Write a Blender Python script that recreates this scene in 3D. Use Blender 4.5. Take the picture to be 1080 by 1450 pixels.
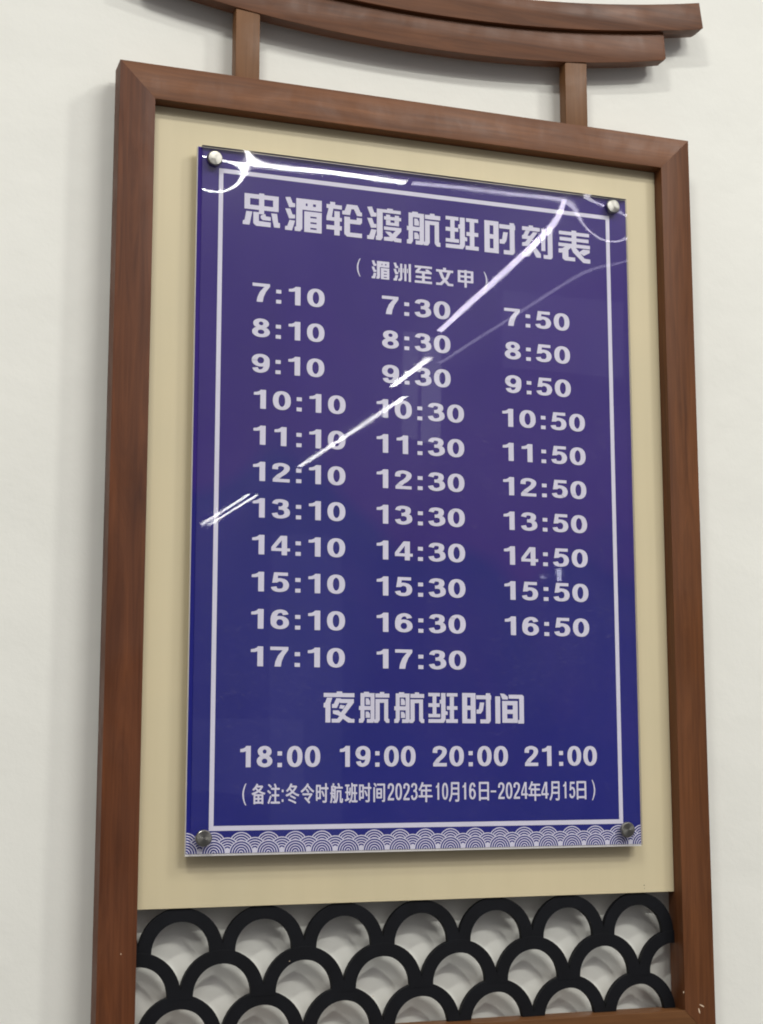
import bpy, bmesh, math, random
from mathutils import Matrix, Vector
random.seed(7)
for o in list(bpy.data.objects):
    bpy.data.objects.remove(o, do_unlink=True)
scene = bpy.context.scene
COL = scene.collection

# Metres. x runs along the wall, z is height above the floor, the wall face is y = 0 and the
# room is on the -y side. P(x, d, z): d = distance in front of the wall, z relative to the board's top edge.
ZT = 2.2473
def P(x, d, z): return Vector((x, -d, z + ZT))

# ------------------------------------------------------------------ camera
cd = bpy.data.cameras.new('camera')
cam = bpy.data.objects.new('camera', cd); COL.objects.link(cam)
R = Vector((0.94401, -0.32992, -0.000518))
U = Vector((-0.0490042, -0.141772, 0.988686))
F = Vector((0.326256, 0.933304, 0.150002))
m = Matrix((R, U, -F)).transposed().to_4x4()
m.translation = P(-0.39886, 1.86413, -0.7473)
cam.matrix_world = m
cd.sensor_fit = 'VERTICAL'; cd.sensor_height = 36.0; cd.sensor_width = 36.0
cd.lens = 36.0 * 2211.78 / 1450
cd.clip_start = 0.05; cd.clip_end = 100
scene.camera = cam

# ------------------------------------------------------------------ light
w = bpy.data.worlds.new('World'); scene.world = w; w.use_nodes = True
nt = w.node_tree; nt.nodes.clear()
out = nt.nodes.new('ShaderNodeOutputWorld'); bg = nt.nodes.new('ShaderNodeBackground')
tc = nt.nodes.new('ShaderNodeTexCoord'); sp = nt.nodes.new('ShaderNodeSeparateXYZ'); cr = nt.nodes.new('ShaderNodeValToRGB')
nt.links.new(tc.outputs['Generated'], sp.inputs[0]); nt.links.new(sp.outputs['Z'], cr.inputs[0])
cr.color_ramp.elements[0].position = 0.0; cr.color_ramp.elements[0].color = (0.24, 0.235, 0.24, 1)
cr.color_ramp.elements[1].position = 0.55; cr.color_ramp.elements[1].color = (0.92, 0.87, 0.85, 1)
nt.links.new(cr.outputs[0], bg.inputs[0]); bg.inputs[1].default_value = 0.66
nt.links.new(bg.outputs[0], out.inputs[0])
scene.view_settings.view_transform = 'Standard'; scene.view_settings.look = 'None'
scene.view_settings.exposure = 0.0; scene.view_settings.gamma = 1.0
scene.cycles.use_denoising = True
scene.cycles.pixel_filter_type = 'BLACKMAN_HARRIS'; scene.cycles.filter_width = 1.9
scene.cycles.max_bounces = 8; scene.cycles.transparent_max_bounces = 12

CEIL = 1.853          # ceiling tubes, above the board's top edge
def tube(x0, d0, x1, d1, watts, width=0.035, col=(1.0, 0.99, 0.94), z=CEIL):
    a, b = P(x0, d0, z), P(x1, d1, z)
    ld = bpy.data.lights.new('ceiling_tube', 'AREA'); ld.shape = 'RECTANGLE'
    ld.size = (b - a).length; ld.size_y = width; ld.energy = watts; ld.color = col
    o = bpy.data.objects.new('ceiling_tube', ld); COL.objects.link(o)
    X = (b - a).normalized(); Z = Vector((0, 0, 1)); Y = Z.cross(X)
    mm = Matrix((X, Y, Z)).transposed().to_4x4(); mm.translation = (a + b) / 2
    o.matrix_world = mm
    return o
LW = 9.9
# the row whose mirror image crosses the board
tube(2.88, 4.66, 3.10, 7.12, LW * .85, .046, (0.93, 0.86, 1.0))
tube(3.28, 7.78, 3.33, 8.64, LW * .40, .048)
tube(3.53, 8.91, 3.60, 11.94, LW * 1.2, .048)
tube(3.55, 13.68, 3.575, 15.95, LW * .8, 0.03)
tube(3.64, 13.68, 3.665, 15.95, LW * .8, 0.03)
# the row parallel to the wall, mirrored along the board's top edge
tube(0.20, 4.785, 2.00, 4.715, LW * 1.25, .048)
tube(2.03, 4.715, 3.90, 4.64, LW * .32, .040, (0.93, 0.88, 1.0))
# the tubes nearest the wall: they give the crossing shadows
tube(1.80, 1.95, 2.55, 2.25, LW * 4.8, .10)
tube(2.25, 3.20, 2.40, 4.20, LW * 2.5)
tube(-1.30, 2.20, -0.60, 1.95, LW * 4.4, .10)
tube(-1.00, 3.20, -1.00, 4.30, LW * 2.5)
tube(0.50, 3.05, 1.60, 2.90, LW * 7.5, .10)
# area lights added for the board's reflected window, lamp specks and faint blotches
def patch_light(x0, x1, z0, z1, d, radiance, col=(.85, .86, 1.0)):
    ld = bpy.data.lights.new('reflection_patch_light', 'AREA'); ld.shape = 'RECTANGLE'
    ld.size = x1 - x0; ld.size_y = z1 - z0; ld.energy = radiance * math.pi * (x1 - x0) * (z1 - z0); ld.color = col
    o = bpy.data.objects.new('reflection_patch_light', ld); COL.objects.link(o)
    o.location = P((x0 + x1) / 2, d, (z0 + z1) / 2); o.rotation_euler = (math.radians(90), 0, 0)   # faces the wall
patch_light(2.66, 2.76, 1.04, 1.68, 6.6, .8); patch_light(2.78, 2.90, 1.02, 1.66, 6.6, 1.2)
patch_light(2.38, 2.99, 0.95, 1.31, 4.5, .35, (.75, .72, 1)); patch_light(3.05, 3.3, 0.4, 1.31, 4.5, .35, (.75, .78, 1))
patch_light(6.70, 6.75, 0.99, 1.12, 13, 14); patch_light(6.50, 6.58, 1.01, 1.03, 13, 8)
patch_light(1.2, 1.9, -1.0, -0.6, 6.0, .22, (.7, .7, 1)); patch_light(0.6, 1.0, -0.9, 0.2, 5.0, .25, (.8, .7, 1)); patch_light(1.5, 1.85, -1.2, .25, 5.2, .22, (.7, .7, 1))
# a dim strip beside the row
tube(3.40, 5.2, 3.40, 7.9, LW * .10, 0.03, (0.85, 0.8, 1.0))

# ------------------------------------------------------------------ materials
def new_mat(name):
    m = bpy.data.materials.new(name); m.use_nodes = True
    return m, m.node_tree, m.node_tree.nodes['Principled BSDF']
def N(nt, t, **kw):
    n = nt.nodes.new(t)
    for k, v in kw.items(): setattr(n, k, v)
    return n
def coords(nt, scale=(1, 1, 1), loc=(0, 0, 0)):
    g = N(nt, 'ShaderNodeNewGeometry'); mp = N(nt, 'ShaderNodeMapping')
    mp.inputs['Scale'].default_value = scale; mp.inputs['Location'].default_value = loc
    nt.links.new(g.outputs['Position'], mp.inputs[0]); return mp.outputs[0]
def noise(nt, vec, scale, detail=4, rough=.55, dist=0):
    n = N(nt, 'ShaderNodeTexNoise'); n.inputs['Scale'].default_value = scale
    n.inputs['Detail'].default_value = detail; n.inputs['Roughness'].default_value = rough
    n.inputs['Distortion'].default_value = dist
    nt.links.new(vec, n.inputs['Vector']); return n.outputs['Fac']
def ramp(nt, fac, stops):
    r = N(nt, 'ShaderNodeValToRGB'); e = r.color_ramp.elements
    while len(e) < len(stops): e.new(.5)
    for k, (p, c) in enumerate(stops): e[k].position = p; e[k].color = (*c, 1)
    nt.links.new(fac, r.inputs[0]); return r.outputs[0]
def mixc(nt, fac, a, b, mode='MIX'):
    x = N(nt, 'ShaderNodeMix', data_type='RGBA', blend_type=mode)
    for s, v in ((x.inputs[0], fac), (x.inputs[6], a), (x.inputs[7], b)):
        if hasattr(v, 'is_output') or isinstance(v, bpy.types.NodeSocket): nt.links.new(v, s)
        else: s.default_value = v
    return x.outputs[2]
def bump(nt, bs, h, strength, dist=.001):
    b = N(nt, 'ShaderNodeBump'); b.inputs['Strength'].default_value = strength; b.inputs['Distance'].default_value = dist
    nt.links.new(h, b.inputs['Height']); nt.links.new(b.outputs[0], bs.inputs['Normal'])

def wood(name, vertical, dark, light, offset=(0, 0, 0), rough=.42):
    m, nt, bs = new_mat(name)
    v = coords(nt, (30, 30, 2.2) if vertical else (2.2, 30, 30), offset)
    broad = noise(nt, coords(nt, (9, 9, 1.6) if vertical else (1.6, 9, 9), offset), 1.0, 3, .5, .8)
    g1 = noise(nt, v, 1.6, 6, .62, 1.6)
    fine = noise(nt, coords(nt, (260, 260, 7) if vertical else (7, 260, 260), offset), 1.0, 3, .6, .2)
    mid = tuple((a + b) / 2 for a, b in zip(dark, light))
    c = ramp(nt, g1, [(.28, dark), (.5, mid), (.74, light)])
    c = mixc(nt, .35, c, ramp(nt, broad, [(.3, dark), (.7, light)]))
    c = mixc(nt, .30, c, ramp(nt, fine, [(.32, (.42, .40, .38)), (.58, (1, 1, 1))]), 'MULTIPLY')
    nt.links.new(c, bs.inputs['Base Color'])
    sm = noise(nt, coords(nt, (14, 14, 9), offset), 1.0, 5, .65, .5)
    r = N(nt, 'ShaderNodeMapRange'); r.inputs[1].default_value = .3; r.inputs[2].default_value = .7
    r.inputs[3].default_value = rough - .1; r.inputs[4].default_value = rough + .16
    nt.links.new(sm, r.inputs[0]); nt.links.new(r.outputs[0], bs.inputs['Roughness'])
    bs.inputs['IOR'].default_value = 1.5; bs.inputs['Specular IOR Level'].default_value = .26
    bump(nt, bs, fine, .10, .0006)
    return m
W_V = wood('brown_wood_upright', True, (.056, .017, .007), (.165, .054, .019))
W_V2 = wood('brown_wood_upright_b', True, (.064, .022, .008), (.185, .068, .024), (3.1, 0, 1.7))
W_H = wood('brown_wood_level', False, (.078, .027, .010), (.225, .086, .030), (1.3, 0, .4))
W_B = wood('brown_wood_beam', False, (.058, .021, .009), (.205, .080, .032), (5.3, 0, 2.4), .40)
W_P = wood('light_brown_wood', True, (.135, .060, .022), (.225, .105, .042), (7.3, 0, 2.4), .45)
W_O = wood('orange_brown_wood', False, (.095, .040, .014), (.170, .072, .025), (2.3, 0, 5.4), .42)

def wall_mat():
    m, nt, bs = new_mat('white_wall_paint')
    c = ramp(nt, noise(nt, coords(nt), 2.3, 5, .6), [(.3, (.755, .755, .70)), (.7, (.80, .80, .745))])
    p = coords(nt)
    for k, (x, z, r, dk) in enumerate([(.4189, .1204, .0035, .55), (.620, .1131, .004, .72), (-.1144, -.3421, .0022, .5), (-.1229, -.4945, .0022, .35),
                        (-.2185, -.5472, .0035, .45), (-.1215, -1.0116, .0026, .5), (-.1120, -1.0348, .0045, .62), (-.1225, -1.0348, .0035, .62), (.8011, -.1411, .0025, .5),
                        (.7675, -.6352, .002, .6), (.7592, -1.0345, .004, .72), (-.1349, -.4592, .0018, .5), (.83, -.52, .003, .8), (-.18, -.2, .003, .85)]):
        mp = N(nt, 'ShaderNodeMapping')
        sx = 1 if k % 3 else .45
        mp.inputs['Scale'].default_value = (1 if k not in (0, 1) else 2.2, 1, sx if k not in (0, 1) else .8)
        mp.inputs['Location'].default_value = (-x * mp.inputs['Scale'].default_value[0], 0, -(z + ZT) * mp.inputs['Scale'].default_value[2])
        nt.links.new(p, mp.inputs[0])
        nz = N(nt, 'ShaderNodeTexNoise'); nz.inputs['Scale'].default_value = 260; nt.links.new(p, nz.inputs['Vector'])
        ln = N(nt, 'ShaderNodeVectorMath', operation='LENGTH'); nt.links.new(mp.outputs[0], ln.inputs[0])
        ad = N(nt, 'ShaderNodeMath', operation='MULTIPLY_ADD'); ad.inputs[1].default_value = -.006; nt.links.new(nz.outputs['Fac'], ad.inputs[0]); nt.links.new(ln.outputs['Value'], ad.inputs[2])
        mr = N(nt, 'ShaderNodeMapRange'); mr.inputs[1].default_value = -.003; mr.inputs[2].default_value = r - .003
        mr.inputs[3].default_value = 1 - dk; mr.inputs[4].default_value = 0
        nt.links.new(ad.outputs[0], mr.inputs[0])
        c = mixc(nt, mr.outputs[0], c, (.13, .13, .11, 1))
    nt.links.new(c, bs.inputs['Base Color']); bs.inputs['Roughness'].default_value = .55
    bs.inputs['Specular IOR Level'].default_value = .3
    a = noise(nt, coords(nt), 7, 3, .5); b = noise(nt, coords(nt), 120, 3, .6)
    ad = N(nt, 'ShaderNodeMath', operation='MULTIPLY_ADD'); ad.inputs[1].default_value = 14
    nt.links.new(a, ad.inputs[0]); nt.links.new(b, ad.inputs[2])
    bump(nt, bs, ad.outputs[0], .38, .0007)
    return m
M_WALL = wall_mat()

def panel_mat():
    m, nt, bs = new_mat('cream_panel_paint')
    c = ramp(nt, noise(nt, coords(nt, (26, 26, 1.2)), 1, 4, .6), [(.2, (.585, .508, .320)), (.8, (.645, .565, .370))])
    c = mixc(nt, .35, c, ramp(nt, noise(nt, coords(nt), 5, 4, .6), [(.3, (.51, .45, .30)), (.7, (.62, .52, .33))]))
    nt.links.new(c, bs.inputs['Base Color']); bs.inputs['Roughness'].default_value = .5
    bump(nt, bs, noise(nt, coords(nt), 90, 3, .5), .05, .0005)
    return m
M_PANEL = panel_mat()

def simple(name, col, rough=.5, var=.12, scale=40, metallic=0, spec=.5):
    m, nt, bs = new_mat(name)
    lo = tuple(c * (1 - var) for c in col); hi = tuple(min(1, c * (1 + var)) for c in col)
    nt.links.new(ramp(nt, noise(nt, coords(nt), scale, 4, .6), [(.3, lo), (.7, hi)]), bs.inputs['Base Color'])
    bs.inputs['Roughness'].default_value = rough; bs.inputs['Metallic'].default_value = metallic
    bs.inputs['Specular IOR Level'].default_value = spec
    return m
M_BLACK = simple('black_lacquer', (.0045, .005, .007), .6, .25, 30, spec=.18)
M_BACK = simple('white_foam_board', (.72, .70, .66), .6, .06)
M_INK = simple('lavender_white_print', (.72, .70, .81), .55, .03, 12, spec=.2)
M_DARK = simple('dark_mark', (.05, .04, .03), .8)
M_CHIP = simple('pale_bare_wood', (.62, .48, .34), .7)

def print_mat():
    m, nt, bs = new_mat('navy_print')
    s = N(nt, 'ShaderNodeSeparateXYZ'); nt.links.new(coords(nt), s.inputs[0])
    a = noise(nt, coords(nt, (1, 1, .8)), 4.2, 5, .6, .6)  # purple mottle, partly standing in for reflected room patches
    c = ramp(nt, a, [(.25, (.006, .009, .150)), (.5, (.014, .012, .190)), (.78, (.042, .014, .205))])
    b = noise(nt, coords(nt, (3, 1, 1.2), (3, 0, 1)), 6, 3, .6)
    c = mixc(nt, .35, c, ramp(nt, b, [(.35, (.010, .012, .140)), (.7, (.024, .018, .185))]))
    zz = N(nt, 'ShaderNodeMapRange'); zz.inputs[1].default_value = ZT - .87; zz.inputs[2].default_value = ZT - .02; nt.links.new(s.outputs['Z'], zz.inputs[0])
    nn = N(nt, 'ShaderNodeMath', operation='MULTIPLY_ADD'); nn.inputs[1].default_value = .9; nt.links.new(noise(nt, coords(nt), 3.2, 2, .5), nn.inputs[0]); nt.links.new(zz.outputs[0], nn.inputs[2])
    c = mixc(nt, .5, c, ramp(nt, nn.outputs[0], [(.5, (.004, .012, .215)), (.95, (.006, .008, .160)), (1.35, (.046, .009, .175))]))  # ceiling reflection put into the print colour: purple top, bluer foot
    nt.links.new(c, bs.inputs['Base Color']); bs.inputs['Roughness'].default_value = .6
    bs.inputs['Specular IOR Level'].default_value = .2
    return m
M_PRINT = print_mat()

def acrylic_mat():
    m, nt, bs = new_mat('clear_acrylic_face'); nt.nodes.remove(bs)
    out = nt.nodes['Material Output']
    tr = N(nt, 'ShaderNodeBsdfTransparent'); tr.inputs[0].default_value = (.98, .98, .99, 1)
    gl = N(nt, 'ShaderNodeBsdfGlossy'); lw = N(nt, 'ShaderNodeLayerWeight'); lw.inputs['Blend'].default_value = .5
    pw = N(nt, 'ShaderNodeMath', operation='POWER'); pw.inputs[1].default_value = 5; nt.links.new(lw.outputs['Facing'], pw.inputs[0])
    fr = N(nt, 'ShaderNodeMath', operation='MULTIPLY_ADD'); fr.inputs[1].default_value = .955; fr.inputs[2].default_value = .045; nt.links.new(pw.outputs[0], fr.inputs[0])
    nz = noise(nt, coords(nt), 9, 5, .7, 1)
    r = N(nt, 'ShaderNodeMapRange'); r.inputs[1].default_value = .35; r.inputs[2].default_value = .75
    r.inputs[3].default_value = .006; r.inputs[4].default_value = .03
    nt.links.new(nz, r.inputs[0]); nt.links.new(r.outputs[0], gl.inputs['Roughness'])
    # broad soft lobe: fine scuffs; diffuse: dust smudges, plus haze painted for reflection blotches
    g2 = N(nt, 'ShaderNodeBsdfGlossy'); g2.inputs['Roughness'].default_value = .16
    d = N(nt, 'ShaderNodeBsdfDiffuse'); d.inputs[0].default_value = (.75, .68, .80, 1)
    mx = N(nt, 'ShaderNodeMixShader'); nt.links.new(fr.outputs[0], mx.inputs[0])
    nt.links.new(tr.outputs[0], mx.inputs[1]); nt.links.new(gl.outputs[0], mx.inputs[2])
    m2 = N(nt, 'ShaderNodeMixShader'); m2.inputs[0].default_value = .012
    nt.links.new(mx.outputs[0], m2.inputs[1]); nt.links.new(g2.outputs[0], m2.inputs[2])
    sc = noise(nt, coords(nt, (60, 1, 200), (0, 0, 0)), 1, 4, .8, 2.5)
    cl = noise(nt, coords(nt), 5.5, 3, .6, .5)
    f1 = N(nt, 'ShaderNodeMapRange'); f1.inputs[1].default_value = .55; f1.inputs[2].default_value = .8; f1.inputs[3].default_value = 0; f1.inputs[4].default_value = .12
    nt.links.new(sc, f1.inputs[0])
    f2 = N(nt, 'ShaderNodeMapRange'); f2.inputs[1].default_value = .35; f2.inputs[2].default_value = .7; f2.inputs[3].default_value = .000; f2.inputs[4].default_value = .012
    nt.links.new(cl, f2.inputs[0])
    mu = N(nt, 'ShaderNodeMath', operation='MULTIPLY'); nt.links.new(f1.outputs[0], mu.inputs[0]); nt.links.new(cl, mu.inputs[1])
    ad = N(nt, 'ShaderNodeMath', operation='ADD'); nt.links.new(mu.outputs[0], ad.inputs[0]); nt.links.new(f2.outputs[0], ad.inputs[1])
    m3 = N(nt, 'ShaderNodeMixShader'); nt.links.new(ad.outputs[0], m3.inputs[0])
    nt.links.new(m2.outputs[0], m3.inputs[1]); nt.links.new(d.outputs[0], m3.inputs[2])
    nt.links.new(m3.outputs[0], out.inputs[0])
    e = bpy.data.materials.new('clear_acrylic_edge'); e.use_nodes = True; nt = e.node_tree
    nt.nodes.remove(nt.nodes['Principled BSDF']); out = nt.nodes['Material Output']
    tr = N(nt, 'ShaderNodeBsdfTransparent'); tr.inputs[0].default_value = (.75, .75, .80, 1)
    gl = N(nt, 'ShaderNodeBsdfGlossy'); gl.inputs['Roughness'].default_value = .25; gl.inputs[0].default_value = (.8, .8, .9, 1)
    mx = N(nt, 'ShaderNodeMixShader'); mx.inputs[0].default_value = .10
    nt.links.new(tr.outputs[0], mx.inputs[1]); nt.links.new(gl.outputs[0], mx.inputs[2]); nt.links.new(mx.outputs[0], out.inputs[0])
    k = bpy.data.materials.new('dark_acrylic_top_edge'); k.use_nodes = True
    kb = k.node_tree.nodes['Principled BSDF']; kb.inputs['Base Color'].default_value = (.05, .04, .06, 1); kb.inputs['Roughness'].default_value = .5
    b = bpy.data.materials.new('clear_acrylic_back'); b.use_nodes = True; nt = b.node_tree
    nt.nodes.remove(nt.nodes['Principled BSDF']); out = nt.nodes['Material Output']
    tr = N(nt, 'ShaderNodeBsdfTransparent'); tr.inputs[0].default_value = (.97, .97, .97, 1); nt.links.new(tr.outputs[0], out.inputs[0])
    return m, e, b, k
M_ACR, M_ACE, M_ACB, M_ACK = acrylic_mat()

def steel_mat():
    m, nt, bs = new_mat('spun_steel')
    bs.inputs['Metallic'].default_value = 1; bs.inputs['Base Color'].default_value = (.27, .265, .24, 1)
    bs.inputs['Roughness'].default_value = .30; bs.inputs['Anisotropic'].default_value = .85
    tg = N(nt, 'ShaderNodeTangent', direction_type='RADIAL', axis='Z'); nt.links.new(tg.outputs[0], bs.inputs['Tangent'])
    t = N(nt, 'ShaderNodeTexCoord'); ln = N(nt, 'ShaderNodeVectorMath', operation='LENGTH'); nt.links.new(t.outputs['Object'], ln.inputs[0])
    s = N(nt, 'ShaderNodeMath', operation='MULTIPLY'); s.inputs[1].default_value = 9000; nt.links.new(ln.outputs['Value'], s.inputs[0])
    sn = N(nt, 'ShaderNodeMath', operation='SINE'); nt.links.new(s.outputs[0], sn.inputs[0])
    bump(nt, bs, sn.outputs[0], .05, .0001)
    return m
M_STEEL = steel_mat()

# ------------------------------------------------------------------ mesh helpers
def link(name, me, mats, parent=None):
    o = bpy.data.objects.new(name, me); COL.objects.link(o)
    for mt in (mats if isinstance(mats, (list, tuple)) else [mats]):
        if mt.name not in [x.name for x in me.materials if x]: me.materials.append(mt)
    if parent:
        o.parent = parent; o.matrix_parent_inverse = Matrix.Translation(-parent.location)
    return o
def prism_bm(poly, d0, d1, bev=0.0, seg=2, skip=()):
    """outline in (x, z), between distances d0 and d1 in front of the wall"""
    bm = bmesh.new(); n = len(poly)
    a = [bm.verts.new(P(x, d0, z)) for x, z in poly]; b = [bm.verts.new(P(x, d1, z)) for x, z in poly]
    bm.faces.new(a[::-1]); bm.faces.new(b)
    for i in range(n): bm.faces.new((a[i], a[(i + 1) % n], b[(i + 1) % n], b[i]))
    bmesh.ops.recalc_face_normals(bm, faces=bm.faces)
    if bev:
        vs = set(b)
        no = [{b[k], b[(k + 1) % n]} for k in skip]
        es = [e for e in bm.edges if e.verts[0] in vs and e.verts[1] in vs and set(e.verts) not in no]
        bmesh.ops.bevel(bm, geom=es, offset=bev, segments=seg, affect='EDGES', clamp_overlap=True, profile=.6)
    return bm
def fin(bm, name, mats, parent=None, smooth=None):
    me = bpy.data.meshes.new(name); bm.to_mesh(me); bm.free()
    o = link(name, me, mats, parent)
    if smooth is not None:
        for p in me.polygons: p.use_smooth = True
        me.set_sharp_from_angle(angle=math.radians(smooth))
    return o
def prism(name, poly, d0, d1, mat, parent, bev=0.0, smooth=None, skip=()):
    return fin(prism_bm(poly, d0, d1, bev, 2, skip), name, mat, parent, smooth)
def rect(x0, z0, x1, z1): return [(x0, z0), (x1, z0), (x1, z1), (x0, z1)]

# ------------------------------------------------------------------ wall (the setting)
me = bpy.data.meshes.new('wall')
bmw = bmesh.new()
WB = .016                                                 # the frame stands 16 mm off the wall on battens
vs = [bmw.verts.new(v) for v in ((-6, WB, 0), (8, WB, 0), (8, WB, 4.12), (-6, WB, 4.12))]
vb = [bmw.verts.new(v + Vector((0, .2, 0))) for v in (Vector((-6, WB, 0)), Vector((8, WB, 0)), Vector((8, WB, 4.12)), Vector((-6, WB, 4.12)))]
bmw.faces.new(vs); bmw.faces.new(vb[::-1])
for i in range(4): bmw.faces.new((vs[i], vb[i], vb[(i + 1) % 4], vs[(i + 1) % 4]))
bmesh.ops.recalc_face_normals(bmw, faces=bmw.faces)
wall = fin(bmw, 'wall', M_WALL); wall['kind'] = 'structure'

# ------------------------------------------------------------------ the wooden frame
FOL, FOR_, FOT, FOB = -.1010, .6965, .0959, -1.1235
FIL, FIR, FIT, FIB = -.0562, .6522, .0507, -1.0784
YF, YP = .0353, .0158
frame = bpy.data.objects.new('notice_frame', None); COL.objects.link(frame)
frame.location = P(.2978, 0, FOB); frame['category'] = 'frame'
frame['label'] = 'brown wooden wall frame with curved roof beams, cream panel and black scallop lattice'
g = .00005
top = prism('top_rail', [(FOL + g, FOT), (FOR_ - g, FOT), (FIR - g, FIT), (FIL + g, FIT)], 0.0005, YF, W_H, frame, .0012, 40, (1, 3))
bot = prism('bottom_rail', [(FOL + g, FOB), (FOR_ - g, FOB), (FIR - g, FIB), (FIL + g, FIB)], 0.0005, YF - .0004, W_O, frame, .0012, 40, (1, 3))
bot['label'] = 'orange-brown bottom rail'
prism('stile', [(FOL, FOT - g), (FIL, FIT - g), (FIL, FIB + g), (FOL, FOB + g)], 0.0005, YF, W_V, frame, .0012, 40, (0, 2))['label'] = 'left stile, darker towards the foot'
prism('stile', [(FOR_, FOT - g), (FIR, FIT - g), (FIR, FIB + g), (FOR_, FOB + g)], 0.0005, YF, W_V2, frame, .0012, 40, (0, 2))['label'] = 'right stile'
prism('backing_panel', rect(FIL + .0003, -.9316, FIR - .0003, FIT - .0003), .0140, YP, M_PANEL, frame, .0004)['label'] = 'cream painted panel behind the board'
# posts and the two curved beams
def zlow(x): s = (x - .2978) ** 2; return .1805 + .2319 * s + .2854 * s * s
def zupb(x): s = (x - .2978) ** 2; return .2264 + .2378 * s
def zupt(x): s = (x - .2978) ** 2; return .2650 + .2488 * s
for x0, x1 in ((.0485, .0812), (.5155, .5497)):
    prism('post', rect(x0, FOT + .0002, x1, zlow((x0 + x1) / 2) + .002), 0.0005, .0185, W_P, frame, .0035, 30)
def beam(name, half, zb, zt, depth, endshape, mat):
    n = 44; lo = []; hi = []
    for i in range(n + 1):
        x = .2978 - half + 2 * half * i / n
        lo.append((x, zb(x))); hi.append((x, zt(x)))
    r = endshape
    poly = lo + [(lo[-1][0] + r, lo[-1][1] + .003)] + hi[::-1] + [(lo[0][0] - r, lo[0][1] + .003)]
    return prism(name, poly, 0.0005, depth, mat, frame, .0012, 25)
beam('lower_beam', .3735, zlow, lambda x: zupb(x) - .0002, .0200, .0025, W_B)
beam('upper_beam', .4290, zupb, zupt, .0270, .0050, W_B)
# black scallop lattice: half rings standing on each other
RO, RI = .0507, .0348
def arch(cx, cz, d):
    xm, xM = FIL + .0002, FIR - .0002
    def lim(r):
        t0 = 0.0 if cx + r <= xM else math.acos(max(-1, min(1, (xM - cx) / r)))
        t1 = math.pi if cx - r >= xm else math.acos(max(-1, min(1, (xm - cx) / r)))
        return t0, t1
    n = 22; ext = .0045
    def arc(r):
        t0, t1 = lim(r); return [(cx + r * math.cos(t0 + (t1 - t0) * k / n), cz + r * math.sin(t0 + (t1 - t0) * k / n)) for k in range(n + 1)], t0, t1
    if cx < xm - .02 or cx > xM + .02:                     # only the tip of a leg reaches into the frame
        s = 1 if cx < xm else -1; e = xm if s > 0 else xM
        tm = math.acos(abs(e - cx) / RO)
        pts = [(cx + s * RO * math.cos(tm * k / 8), cz + RO * math.sin(tm * k / 8)) for k in range(9)]
        poly = [(e, cz - ext), (pts[0][0], cz - ext)] + pts
    else:
        o, a0, a1 = arc(RO); i_, b0, b1 = arc(RI)
        poly = list(o)
        zb = cz - ext
        if a1 >= math.pi - 1e-6: poly += [(cx - RO, zb), (cx - RI, zb)]
        poly += i_[::-1]
        if a0 <= 1e-6: poly += [(cx + RI, zb), (cx + RO, zb)]
    zl = FIB + .0002
    poly = [(x, max(z, zl)) for x, z in poly]
    cl = []
    for q in poly:
        if not cl or (abs(q[0] - cl[-1][0]) + abs(q[1] - cl[-1][1])) > 1e-5: cl.append(q)
    if len(cl) > 3: prism('scallop_arch', cl, .0055 + d, .0130 + d, M_BLACK, frame, .0003)
for row in range(3):
    cz = -.9820 - .0495 * row
    x0 = -.1 if row % 2 == 0 else -.05
    for k in range(8):
        cx = x0 + k * .1
        if cx - RO > FIR - .001: continue
        arch(cx, cz, .0003 * (row % 2) + .00015 * (k % 2))
# small chips and scuffs in the wood
def chip(x, z, d, r, mat, name, sx=1, rot=0):
    pts = []
    for k in range(7):
        t = k * 2 * math.pi / 7; rr = r * random.uniform(.6, 1.15); u, v = rr * math.cos(t) * sx, rr * math.sin(t)
        pts.append((x + u * math.cos(rot) - v * math.sin(rot), z + u * math.sin(rot) + v * math.cos(rot)))
    return prism(name, pts, d - .0003, d + .00012, mat, frame)
chip(-.0741, -.9780, YF, .0012, M_CHIP, 'wood_chip', .7)
chip(.6725, -1.0806, YF, .0011, M_CHIP, 'wood_chip', 4.5, 1.9)
chip(.6770, -1.0740, YF, .0009, M_CHIP, 'wood_chip', 5.0, -.4)
chip(.6505, -1.0560, YF, .0007, M_CHIP, 'wood_chip', 3.0, 1.5)
for x_, z_ in ((.1315, -.9975), (.2370, -1.0430)):
    chip(x_, z_, .0136, random.uniform(.0005, .0009), M_CHIP, 'lacquer_chip', 1.5, random.random())
chip(.6081, -.9225, YP, .0010, M_DARK, 'panel_nick', .6)
chip(.6085, -.9262, YP, .0008, M_DARK, 'panel_nick', .5)

# ------------------------------------------------------------------ the timetable board
BW, BH, YB = .600, .8718, .0258
P0 = P
KB, DB = .99674, .0060                                  # the printed board is 598 mm wide and stands 16 mm off the panel
def P(x, d, z): return P0(x * KB - .0013, d + (DB if d > .0206 else 0), z * KB - .00244)
board = bpy.data.objects.new('timetable_board', None); COL.objects.link(board)
board.location = P(.3, YP, -BH); board['category'] = 'timetable'
board['label'] = 'purple-blue timetable board with white Chinese title and rows of times, bolted to cream panel'
prism('backing_board', rect(0, -BH, BW, 0), YB - .005, YB, M_BACK, board, .0003)
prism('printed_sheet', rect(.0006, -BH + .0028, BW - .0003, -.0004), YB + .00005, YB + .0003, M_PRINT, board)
YI = YB + .00040                                          # ink lies on the sheet

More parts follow.
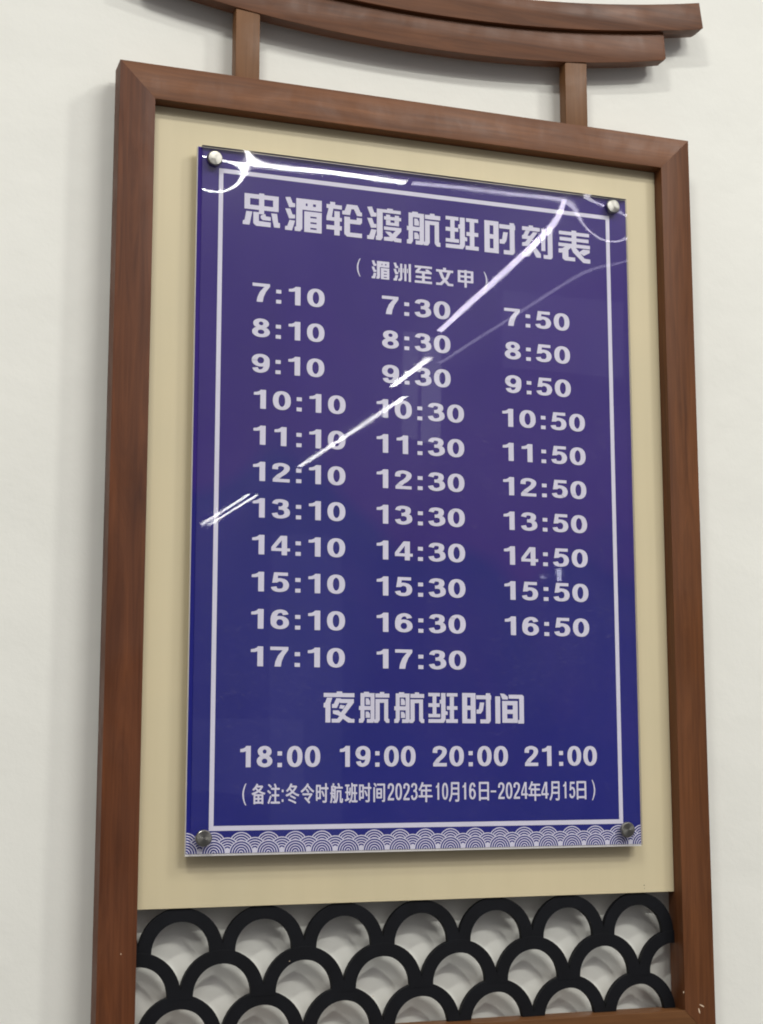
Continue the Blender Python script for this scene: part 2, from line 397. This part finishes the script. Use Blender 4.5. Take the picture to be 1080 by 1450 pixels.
class Ink:
    def __init__(s): s.v = []; s.f = []; s.m = []; s.k = 0
    def poly(s, pts, mat=0, lift=None):
        d = YI + (s.k % 40) * .000012 if lift is None else YI + lift
        s.k += 1; b = len(s.v); s.v += [P(x, d, z) for x, z in pts]; s.f.append(list(range(b, b + len(pts)))); s.m.append(mat)
    def rect(s, x0, z0, x1, z1, mat=0): s.poly(rect(x0, z0, x1, z1), mat)
    def build(s, name, mats, label=None):
        me = bpy.data.meshes.new(name); me.from_pydata(s.v, [], s.f); me.update()
        o = link(name, me, mats, board)
        for p, mi in zip(me.polygons, s.m): p.material_index = mi
        bm = bmesh.new(); bm.from_mesh(me)
        bm.normal_update()
        fl = [f for f in bm.faces if f.normal.y > 0]
        bmesh.ops.reverse_faces(bm, faces=fl); bm.to_mesh(me); bm.free()
        if label: o['label'] = label
        return o

# border line
i = Ink(); bx0, bx1, bz0, bz1, bt = .0278, .5743, -.0255, -.8428, .0056
i.rect(bx0, bz0 - bt, bx1, bz0); i.rect(bx0, bz1, bx1, bz1 + bt)
i.rect(bx0, bz1 + bt, bx0 + bt, bz0 - bt); i.rect(bx1 - bt, bz1 + bt, bx1, bz0 - bt)
i.build('border_line', M_INK)

# hand-drawn square-cut Chinese letterforms, on a 100 x 100 grid (y downwards)
SAN = "P0,2 14,0 20,17 27,18 27,29 11,31;P0,36 14,35 20,52 27,52 27,63 11,65;P12,69 27,70 19,100 0,100 0,89 6,88"
GL = {
'忠': "R4,4,96,17;R4,17,19,50;R81,17,96,50;R19,37,81,50;R43,0,57,62;P9,57 25,57 18,97 0,97 0,86 5,84;P28,57 43,57 43,83 75,84 75,98 36,98 28,91;P48,66 60,60 62,67 75,68 75,79 53,79 48,74;P76,56 92,56 95,82 100,83 100,97 84,97",
'湄': SAN + ";R30,1,100,14;R30,14,56,34;R61,14,76,34;R84,14,100,34;R56,22,61,34;R76,22,84,34;P30,34 47,34 47,92 41,100 26,100 26,88 30,87;R52,38,69,100;R86,38,100,100;R69,38,86,52;R69,57,86,69;R69,74,86,86;R69,91,86,100",
'轮': "R0,8,43,20;R10,0,24,9;P6,19 19,19 15,46 43,46 43,57 0,57 0,46 2,38;R22,27,37,100;R0,71,43,84;P57,2 87,2 96,22 100,23 100,34 86,34 77,15 70,15 66,34 44,34 44,23 51,22;P50,40 66,40 66,47 85,47 85,40 100,40 100,54 95,60 66,60 66,87 100,87 100,100 58,100 50,93",
'渡': SAN + ";R28,4,98,14;R58,0,75,5;P28,14 45,14 45,92 40,100 25,100 25,88 28,87;R49,25,99,35;R55,19,67,26;R81,19,93,26;R55,35,68,51;R80,35,93,51;R68,42,80,51;R49,56,100,66;P83,66 100,66 74,99 49,99 49,88 65,87;P52,71 68,71 86,88 100,89 100,100 80,100",
'航': "R5,4,51,17;R16,0,33,5;P5,17 18,17 18,90 13,100 0,100 0,88 5,86;P38,17 51,17 51,94 47,100 26,100 26,88 38,88;R0,46,51,59;P22,21 31,21 36,30 36,42 22,42;P22,64 31,64 36,72 36,84 22,84;R69,0,83,6;R54,5,100,18;R54,23,96,35;P54,35 68,35 68,92 62,100 50,100 50,90 54,88;P83,35 96,35 96,86 100,88 100,100 90,100 83,92",
'班': "R0,1,39,12;R0,35,38,47;R0,70,40,81;R14,12,27,70;P43,1 58,1 58,88 52,99 0,99 0,87 41,87 43,84;P38,24 44,22 44,37 38,35;P57,60 65,62 65,73 57,73;R62,1,99,12;R63,44,99,56;R60,87,100,99;R73,12,87,87",
'时': "R0,0,17,100;R29,0,46,100;R17,0,29,14;R17,42,29,56;R17,86,29,100;R48,7,82,20;P82,0 97,0 97,5 100,7 100,20 98,22 98,92 92,100 62,100 62,87 82,87;P61,31 76,31 71,58 64,68 49,68 49,55 57,54",
'间': "R0,10,17,100;P17,0 31,1 44,11 44,20 25,20;P47,4 95,4 100,9 100,100 79,100 79,88 84,88 84,17 47,17;R24,25,41,98;R61,25,78,98;R41,25,61,39;R41,54,61,68;R41,84,61,98",
'夜': "R0,5,100,18;R42,0,60,6;P11,20 28,20 22,39 22,100 6,100 6,53 0,51 0,38 5,36;P41,22 56,22 50,37 43,53 27,53 27,41 33,40;P52,24 98,24 98,36 66,78 50,76 78,37 52,37;P54,43 70,45 63,56 50,54;P30,61 48,61 62,73 90,88 100,88 100,100 80,100 48,77 30,71;P26,88 44,88 58,72 72,76 52,100 26,100",
'刻': "R22,0,36,6;R0,5,58,17;P12,17 26,17 18,33 34,33 28,44 0,44 0,33 4,32;P36,20 51,20 18,66 0,67 0,56 10,54;P44,41 58,41 58,50 22,99 0,99 0,88 14,87;P31,72 45,68 61,87 61,99 46,99;R63,5,76,76;P84,0 100,0 100,93 95,100 70,100 70,88 84,88",
'表': "R2,5,98,16;R4,24,96,35;R0,43,100,54;R42,0,57,52;P22,53 42,53 31,64 31,86 52,86 52,98 20,98 12,92 12,74 0,75 0,62 12,60;P38,53 54,53 82,86 100,87 100,100 78,100 46,70;P78,57 99,57 99,66 80,77 64,68",
'洲': SAN + ";P29,28 35,28 35,52 27,52;P38,3 50,3 50,90 40,100 28,100 28,90 38,84;R53,28,59,52;R62,4,74,98;R77,28,83,52;R87,0,100,100",
'至': "R0,3,100,15;P22,15 39,15 25,32 68,32 60,22 76,20 98,36 98,45 4,45 4,34;R6,60,94,72;R42,45,58,87;R0,87,100,100",
'文': "R41,0,58,12;R0,12,100,25;P66,25 85,25 70,60 32,100 0,100 0,87 22,87 56,54;P15,25 34,25 46,53 78,87 100,87 100,100 68,100 30,60",
'甲': "R4,4,96,16;R4,16,19,72;R81,16,96,72;R19,60,81,72;R19,32,81,44;R43,0,57,100",
}
def glyph(ink, ch, x0, z1, w_, h):
    for part in GL[ch].split(';'):
        if part[0] == 'R':
            a, b, c, d = map(float, part[1:].split(',')); pts = [(a, b), (c, b), (c, d), (a, d)]
        else: pts = [tuple(map(float, q.split(','))) for q in part[1:].split()]
        ink.poly([(x0 + u * w_ / 100, z1 - v * h / 100) for u, v in pts])
def bracket(ink, x0, x1, z0, z1, left):
    n = 12; th = .0019; pts_o = []; pts_i = []
    for k in range(n + 1):
        t = -1 + 2 * k / n; z = (z0 + z1) / 2 + t * (z1 - z0) / 2; s = t * t
        xo = x0 + (x1 - th - x0) * s if left else x1 - (x1 - x0 - th) * s
        pts_o.append((xo, z)); pts_i.append((xo + (th if left else -th) * (1 - .35 * s), z))
    for k in range(n): ink.poly([pts_o[k], pts_i[k], pts_i[k + 1], pts_o[k + 1]], lift=.0001)
i = Ink()
for ch, x0, x1 in zip('忠湄轮渡航班时刻表', (.0591, .1142, .1691, .2241, .2789, .3332, .3884, .4432, .4969), (.1075, .1627, .2170, .2712, .3256, .3800, .4330, .4880, .5440)):
    glyph(i, ch, x0, -.0522, x1 - x0, .0440)
i.build('title_lettering', M_INK, 'title 忠湄轮渡航班时刻表')
i = Ink()
for ch, x0 in zip('湄洲至文甲', (.2304, .2602, .2895, .3193, .3488)): glyph(i, ch, x0, -.1240, .0240, .0240)
bracket(i, .2103, .2160, -.1475, -.1235, True); bracket(i, .3860, .3920, -.1475, -.1235, False)
i.build('subtitle_lettering', M_INK, 'subtitle (湄洲至文甲)')
i = Ink()
for ch, x0 in zip('夜航航班时间', (.1686, .2141, .2602, .3055, .3512, .3965)): glyph(i, ch, x0, -.0, .0398, .0375) if False else glyph(i, ch, x0, -.6775, .0396, .0378)
i.build('night_heading_lettering', M_INK, 'heading 夜航航班时间')

# digits: strokes drawn with a broad pen, heavier across than down (extended bold)
PA, PB = .142, .083
def spline(c, n=6):
    o = []
    for k in range(len(c) - 1):
        p0 = c[max(k - 1, 0)]; p1 = c[k]; p2 = c[k + 1]; p3 = c[min(k + 2, len(c) - 1)]
        for j in range(n):
            t = j / n
            o.append(tuple(.5 * (2 * p1[a] + (p2[a] - p0[a]) * t + (2 * p0[a] - 5 * p1[a] + 4 * p2[a] - p3[a]) * t * t + (3 * p1[a] - p0[a] - 3 * p2[a] + p3[a]) * t ** 3) for a in (0, 1)))
    return o + [c[-1]]
def pen(pts, closed=False):
    n = len(pts); L = []; Rr = []
    for k in range(n):
        a = pts[(k - 1) % n] if closed or k else pts[k]; b = pts[(k + 1) % n] if closed or k < n - 1 else pts[k]
        tx, ty = b[0] - a[0], b[1] - a[1]; l = math.hypot(tx, ty) or 1; nx, ny = -ty / l, tx / l
        s = math.hypot(PA * nx, PB * ny); ox, oy = PA * PA * nx / s, PB * PB * ny / s
        L.append((pts[k][0] + ox, pts[k][1] + oy)); Rr.append((pts[k][0] - ox, pts[k][1] - oy))
    m_ = n if closed else n - 1
    return [[L[k], L[(k + 1) % n], Rr[(k + 1) % n], Rr[k]] for k in range(m_)]
def ring(cx, cy, rx, ry, e=2.25, n=40):
    q = []
    for k in range(n):
        t = 2 * math.pi * k / n; c, s = math.cos(t), math.sin(t)
        q.append((cx + rx * math.copysign(abs(c) ** (2 / e), c), cy + ry * math.copysign(abs(s) ** (2 / e), s)))
    return pen(q, True)
def d6(): return [ring(.45, .335, .308, .252, 2.1), pen(spline([(.142, .335), (.150, .60), (.25, .83), (.47, .917), (.65, .87), (.735, .74)]))]
DG = {
'0': [ring(.45, .5, .308, .417)],
'1': [[[(.10, .71), (.10, .85), (.26, .875), (.38, .93), (.44, 1), (.70, 1), (.70, 0), (.42, 0), (.42, .745), (.28, .715)]]],
'2': [pen(spline([(.150, .66), (.19, .85), (.45, .917), (.70, .83), (.715, .65), (.56, .47), (.35, .32), (.20, .15), (.18, .08)])), [rect(.035, 0, .875, .165)]],
'3': [pen(spline([(.150, .75), (.23, .88), (.44, .917), (.66, .85), (.67, .655), (.50, .545), (.34, .535)])), pen(spline([(.34, .530), (.56, .525), (.735, .42), (.735, .20), (.50, .083), (.24, .11), (.13, .27)]))],
'4': [[rect(.51, 0, .775, 1), rect(0, .205, .92, .36), [(0, .355), (.20, .355), (.53, .79), (.53, 1), (.45, 1), (0, .40)]]],
'5': [[rect(.17, .835, .83, 1), [(.15, 1), (.36, 1), (.32, .60), (.26, .48), (.06, .46)]], pen(spline([(.18, .53), (.40, .625), (.65, .56), (.742, .36), (.66, .15), (.44, .083), (.22, .12), (.13, .26)]))],
'6': d6(),
'7': [[[(0, 1), (.88, 1), (.88, .85), (.68, .56), (.56, .26), (.52, 0), (.21, 0), (.25, .24), (.37, .54), (.60, .83), (0, .83)]]],
'8': [ring(.45, .735, .255, .182, 2.1), ring(.45, .285, .305, .202, 2.1)],
'9': [[[(.9 - x, 1 - y) for x, y in q] for q in s] for s in d6()],
':': [[rect(.0, .545, .26, .745), rect(.0, 0, .26, .20)]],
}
def cells(txt):
    x = 0; out_ = []
    for k, c in enumerate(txt):
        if c == ':': out_.append((c, x + .155)); x += .70
        else: out_.append((c, x)); x += 1.04
    return out_, x - .14
def digits(ink, txt, x0, x1, z0, z1, first_flush=True):
    cs, wd = cells(txt); off = .10 if txt[0] == '1' and first_flush else 0
    s = (x1 - x0) / (wd - off); h = z1 - z0; ink.k = 0
    for c, cx in cs:
        for g_ in DG[c]:
            for q in g_: ink.poly([(x0 + (cx - off + u) * s, z0 + v * h) for u, v in q])
def departure(txt, x0, x1, zt, h=.0240, night=False):
    i = Ink(); digits(i, txt, x0, x1, zt - h, zt)
    i.build('departure_time', M_INK, 'white printed time ' + txt)
for r in range(11):
    hr = 7 + r; zt = -.1697 - .04546 * r
    for c, mnt in enumerate((10, 30, 50)):
        if r == 10 and c == 2: continue
        t = '%d:%d' % (hr, mnt)
        if hr < 10: x0, x1 = ((.0728, .1672), (.2444, .3387), (.4157, .5110))[c]
        else: x0, x1 = ((.0762, .1956), (.2372, .3568), (.4112, .5310))[c]
        departure(t, x0, x1, zt)
for t, x0, x1 in (('18:00', .0647, .1646), ('19:00', .1897, .2881), ('20:00', .3108, .4131), ('21:00', .4360, .5384)):
    departure(t, x0, x1, -.7436, .0252)

PA, PB = .125, .062                                       # the note's figures: lighter, condensed
def thin():
    keep = {}
    keep['0'] = ring(.45, .5, .32, .437); keep['1'] = [[(.16, .70), (.16, .80), (.36, .86), (.46, 1), (.64, 1), (.64, 0), (.38, 0), (.38, .73)]]
    keep['2'] = pen(spline([(.14, .68), (.19, .87), (.45, .937), (.74, .84), (.74, .64), (.56, .44), (.30, .26), (.17, .10), (.16, .05)])) + [rect(.03, 0, .88, .13)]
    keep['3'] = pen(spline([(.14, .75), (.22, .89), (.44, .937), (.70, .86), (.70, .65), (.52, .545), (.34, .54)])) + pen(spline([(.34, .535), (.58, .525), (.76, .42), (.76, .20), (.50, .062), (.22, .10), (.12, .27)]))
    keep['4'] = [rect(.52, 0, .76, 1), rect(0, .20, .92, .32), [(0, .32), (.17, .32), (.54, .84), (.54, 1), (.46, 1), (0, .38)]]
    keep['5'] = [rect(.17, .87, .83, 1), [(.14, 1), (.33, 1), (.30, .60), (.24, .48), (.07, .46)]] + pen(spline([(.17, .53), (.40, .625), (.66, .57), (.765, .36), (.68, .14), (.44, .062), (.2, .11), (.12, .26)]))
    keep['6'] = ring(.45, .32, .32, .258, 2.1) + pen(spline([(.13, .33), (.14, .62), (.25, .85), (.47, .937), (.66, .88), (.75, .74)]))
    return keep
DT = thin()

# the note: Chinese in the built-in font, thickened and condensed to the printed width
def font_text(ink, txt, x0, x1, z0, z1, off=.0009):
    """one character fitted to a box; printed five times, nudged sideways, to make it bold"""
    c = bpy.data.curves.new('note', 'FONT'); c.body = txt; c.resolution_u = 3
    o = bpy.data.objects.new('note', c); COL.objects.link(o); bpy.context.view_layer.update()
    me = o.to_mesh(); xs = [v.co.x for v in me.vertices]; ys = [v.co.y for v in me.vertices]
    ax, bx, ay, by = min(xs), max(xs), min(ys), max(ys); x0 += off / 2; x1 -= off / 2; z0 += off / 3; z1 -= off / 3
    for n_, (dx, dz) in enumerate(((0, 0), (-.5, 0), (.5, 0), (-.3, .33), (.3, -.33))):
        b = len(ink.v)
        ink.v += [P(x0 + (v.co.x - ax) / (bx - ax) * (x1 - x0) + dx * off, YI + .0001 + n_ * .00002, z0 + (v.co.y - ay) / (by - ay) * (z1 - z0) + dz * off) for v in me.vertices]
        for p in me.polygons: ink.f.append([b + k for k in p.vertices]); ink.m.append(0)
    o.to_mesh_clear(); bpy.data.objects.remove(o); bpy.data.curves.remove(c)
i = Ink()
zc0, zc1 = -.8125, -.7882
bracket(i, .0679, .0735, -.8137, -.7880, True); bracket(i, .5295, .5350, -.8125, -.7868, False)
font_text(i, '备', .0793, .0962, zc0, zc1); font_text(i, '注', .0985, .1143, zc0, zc1)
i.rect(.1165, -.8100, .1187, -.8070); i.rect(.1165, -.7985, .1187, -.7955)
for ch, x0, x1 in (('冬', .1213, .1385), ('令', .1400, .1572), ('时', .1594, .1752), ('航', .1773, .1938), ('班', .1962, .2125), ('时', .2143, .2302), ('间', .2328, .2480)):
    font_text(i, ch, x0, x1, zc0 + (.0008 if ch in '时间' else 0), zc1)
def nd(t, x0, x1):
    n = len(t); p_ = (x1 - x0 + .0016) / n; w_ = p_ - .0016; ink = i
    for k, c in enumerate(t):
        for q in DT[c]: ink.poly([(x0 + k * p_ + u / .9 * w_, -.8097 + v * .0208) for u, v in q])
nd('2023', .2512, .2905); font_text(i, '年', .2918, .3104, zc0, zc1 + .0004)
nd('10', .3135, .3312); font_text(i, '月', .3322, .3463, zc0, zc1)
nd('16', .3490, .3685); font_text(i, '日', .3728, .3865, zc0 + .001, zc1)
i.rect(.3888, -.8012, .3962, -.7990)
nd('2024', .3988, .4398); font_text(i, '年', .4408, .4580, zc0, zc1 + .0004)
nd('4', .4588, .4686); font_text(i, '月', .4700, .4844, zc0, zc1)
nd('15', .4880, .5064); font_text(i, '日', .5085, .5222, zc0 + .001, zc1)
i.build('note_lettering', M_INK, 'note (备注:冬令时航班时间2023年10月16日-2024年4月15日)')

# the printed wave band along the foot
class Band(Ink): pass
i = Band()
def half_disc(ink, cx, cz, r0, r1, mat, lift, n=18):
    for k in range(n):
        a, b = math.pi * k / n, math.pi * (k + 1) / n
        q = [(cx + r0 * math.cos(a), cz + r0 * math.sin(a)), (cx + r1 * math.cos(a), cz + r1 * math.sin(a)), (cx + r1 * math.cos(b), cz + r1 * math.sin(b)), (cx + r0 * math.cos(b), cz + r0 * math.sin(b))]
        xs = [u for u, _ in q]
        lo, hi = .0009, .5994
        if max(xs) <= lo or min(xs) >= hi: continue
        q = [(min(max(u, lo), hi), v) for u, v in q]
        if max(u for u, _ in q) - min(u for u, _ in q) < 1e-6: continue
        if r0 == 0: q = q[1:]
        ink.poly(q, mat, lift)
base = -.8688
for lev, (ph, up) in enumerate(((0, .0093), (.5, .0032), (0, 0))):
    for k in range(-1, 20):
        cx = .0005 + (k + ph) * .03335; cz = base + up
        if cx < -.015 or cx > .615: continue
        Rm = .0147 if lev == 2 else .0150
        L0 = lev * .00012 + (k % 2) * .00002
        half_disc(i, cx, cz, 0, Rm, 1, L0)
        for q in range(5):
            ro = Rm - q * .0030; ri = ro - .00125
            half_disc(i, cx, cz, max(ri, .0004), ro, 0, L0 + .00005)
for k in range(-1, 19):                                    # the little white gores between the front waves
    cx = .0005 + (k + .5) * .03335
    if not .004 < cx < .596: continue
    i.poly([(max(.0009, cx - .0042), base), (min(.5994, cx + .0042), base), (cx, base + .0065)], 0, .00022)
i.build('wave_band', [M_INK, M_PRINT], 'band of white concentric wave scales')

# clear acrylic sheet, pulled in a little by its four bolts
BOLTS = ((.0202, -.0168, .00085, .0265), (.5764, -.0143, .0012, .036), (.0199, -.8504, .00035, .028), (.5758, -.8501, .00030, .028))
AX0, AX1, AZ0, AZ1, AD0, AD1 = .0048, .5985, -.8700, -.0002, .0270, .0330
def sheet(x, z):
    h = 0
    for bx, bz, A, s in BOLTS: h -= A * math.exp(-((x - bx) ** 2 + (z - bz) ** 2) / (2 * s * s))
    h += .000035 * math.sin(x * 11 + 1.0) * math.sin(z * 9 + .4) + .000010 * math.sin(x * 37 + z * 21)
    return h
nx, nz = 150, 216
V = []; Fc = []; Mi = []
cr_ = .006
def inset(x, z):                                           # rounded top corners
    return x, z
for side, d in ((0, AD1), (1, AD0)):
    for a in range(nx + 1):
        for b in range(nz + 1):
            x = AX0 + (AX1 - AX0) * a / nx; z = AZ0 + (AZ1 - AZ0) * b / nz
            V.append(P(x, d + sheet(x, z), z))
S = (nx + 1) * (nz + 1)
def idx(s, a, b): return s * S + a * (nz + 1) + b
for a in range(nx):
    for b in range(nz):
        Fc.append((idx(0, a, b), idx(0, a + 1, b), idx(0, a + 1, b + 1), idx(0, a, b + 1))); Mi.append(0)
        Fc.append((idx(1, a, b), idx(1, a, b + 1), idx(1, a + 1, b + 1), idx(1, a + 1, b))); Mi.append(2)
for a in range(nx):
    for b in (0, nz): Fc.append((idx(0, a, b), idx(1, a, b), idx(1, a + 1, b), idx(0, a + 1, b)) if b == 0 else (idx(0, a, b), idx(0, a + 1, b), idx(1, a + 1, b), idx(1, a, b))); Mi.append(3 if b else 1)
for b in range(nz):
    for a in (0, nx): Fc.append((idx(0, a, b), idx(0, a, b + 1), idx(1, a, b + 1), idx(1, a, b)) if a == 0 else (idx(0, a, b), idx(1, a, b), idx(1, a, b + 1), idx(0, a, b + 1))); Mi.append(1)
me = bpy.data.meshes.new('acrylic_sheet'); me.from_pydata(V, [], Fc); me.update()
ac = link('acrylic_sheet', me, [M_ACR, M_ACE, M_ACB, M_ACK], board)
for p, mi in zip(me.polygons, Mi): p.material_index = mi; p.use_smooth = (mi not in (1, 3))
me.set_sharp_from_angle(angle=math.radians(40))

# standoff bolts: barrel behind, spun cap in front
for bx, bz, A, s in BOLTS:
    bm = bmesh.new(); n = 40
    prof = [(.0, .0052), (.0022, .0052), (.0070, .0050), (.0086, .0046), (.0093, .0036), (.0095, .0025), (.0095, .0004), (.0, .0)]
    prof = [(0.0001, .00505), (.0040, .0050), (.0084, .0048), (.0093, .0042), (.0097, .0033), (.0097, 0.0)]
    rings = [[bm.verts.new((r * math.cos(2 * math.pi * k / n), r * math.sin(2 * math.pi * k / n), z)) for k in range(n)] for r, z in prof]
    for a, b in zip(rings, rings[1:]):
        for k in range(n): bm.faces.new((a[k], b[k], b[(k + 1) % n], a[(k + 1) % n]))
    bm.faces.new(rings[0][::-1]); bm.faces.new(rings[-1])
    bmesh.ops.recalc_face_normals(bm, faces=bm.faces)
    me = bpy.data.meshes.new('standoff_bolt'); bm.to_mesh(me); bm.free()
    for p in me.polygons: p.use_smooth = True
    me.set_sharp_from_angle(angle=math.radians(18))
    o = bpy.data.objects.new('standoff_bolt', me); COL.objects.link(o); me.materials.append(M_STEEL)
    o.parent = board; o.matrix_parent_inverse = Matrix.Translation(-board.location)
    o.location = P(bx, AD1 - A + .0001, bz); o.rotation_euler = (math.radians(90), 0, 0)
    bm = bmesh.new()
    bmesh.ops.create_cone(bm, cap_ends=True, segments=24, radius1=.0065, radius2=.0065, depth=AD0 - A + DB - YP - .0006)
    me = bpy.data.meshes.new('standoff_barrel'); bm.to_mesh(me); bm.free()
    for p in me.polygons: p.use_smooth = True
    me.set_sharp_from_angle(angle=math.radians(50)); me.materials.append(M_STEEL)
    q = bpy.data.objects.new('standoff_barrel', me); COL.objects.link(q)
    q.location = P0(bx * KB - .0013, (AD0 - A + DB + YP) / 2, bz * KB - .00244); q.rotation_euler = (math.radians(90), 0, 0)
    q.parent = board; q.matrix_parent_inverse = Matrix.Translation(-board.location)
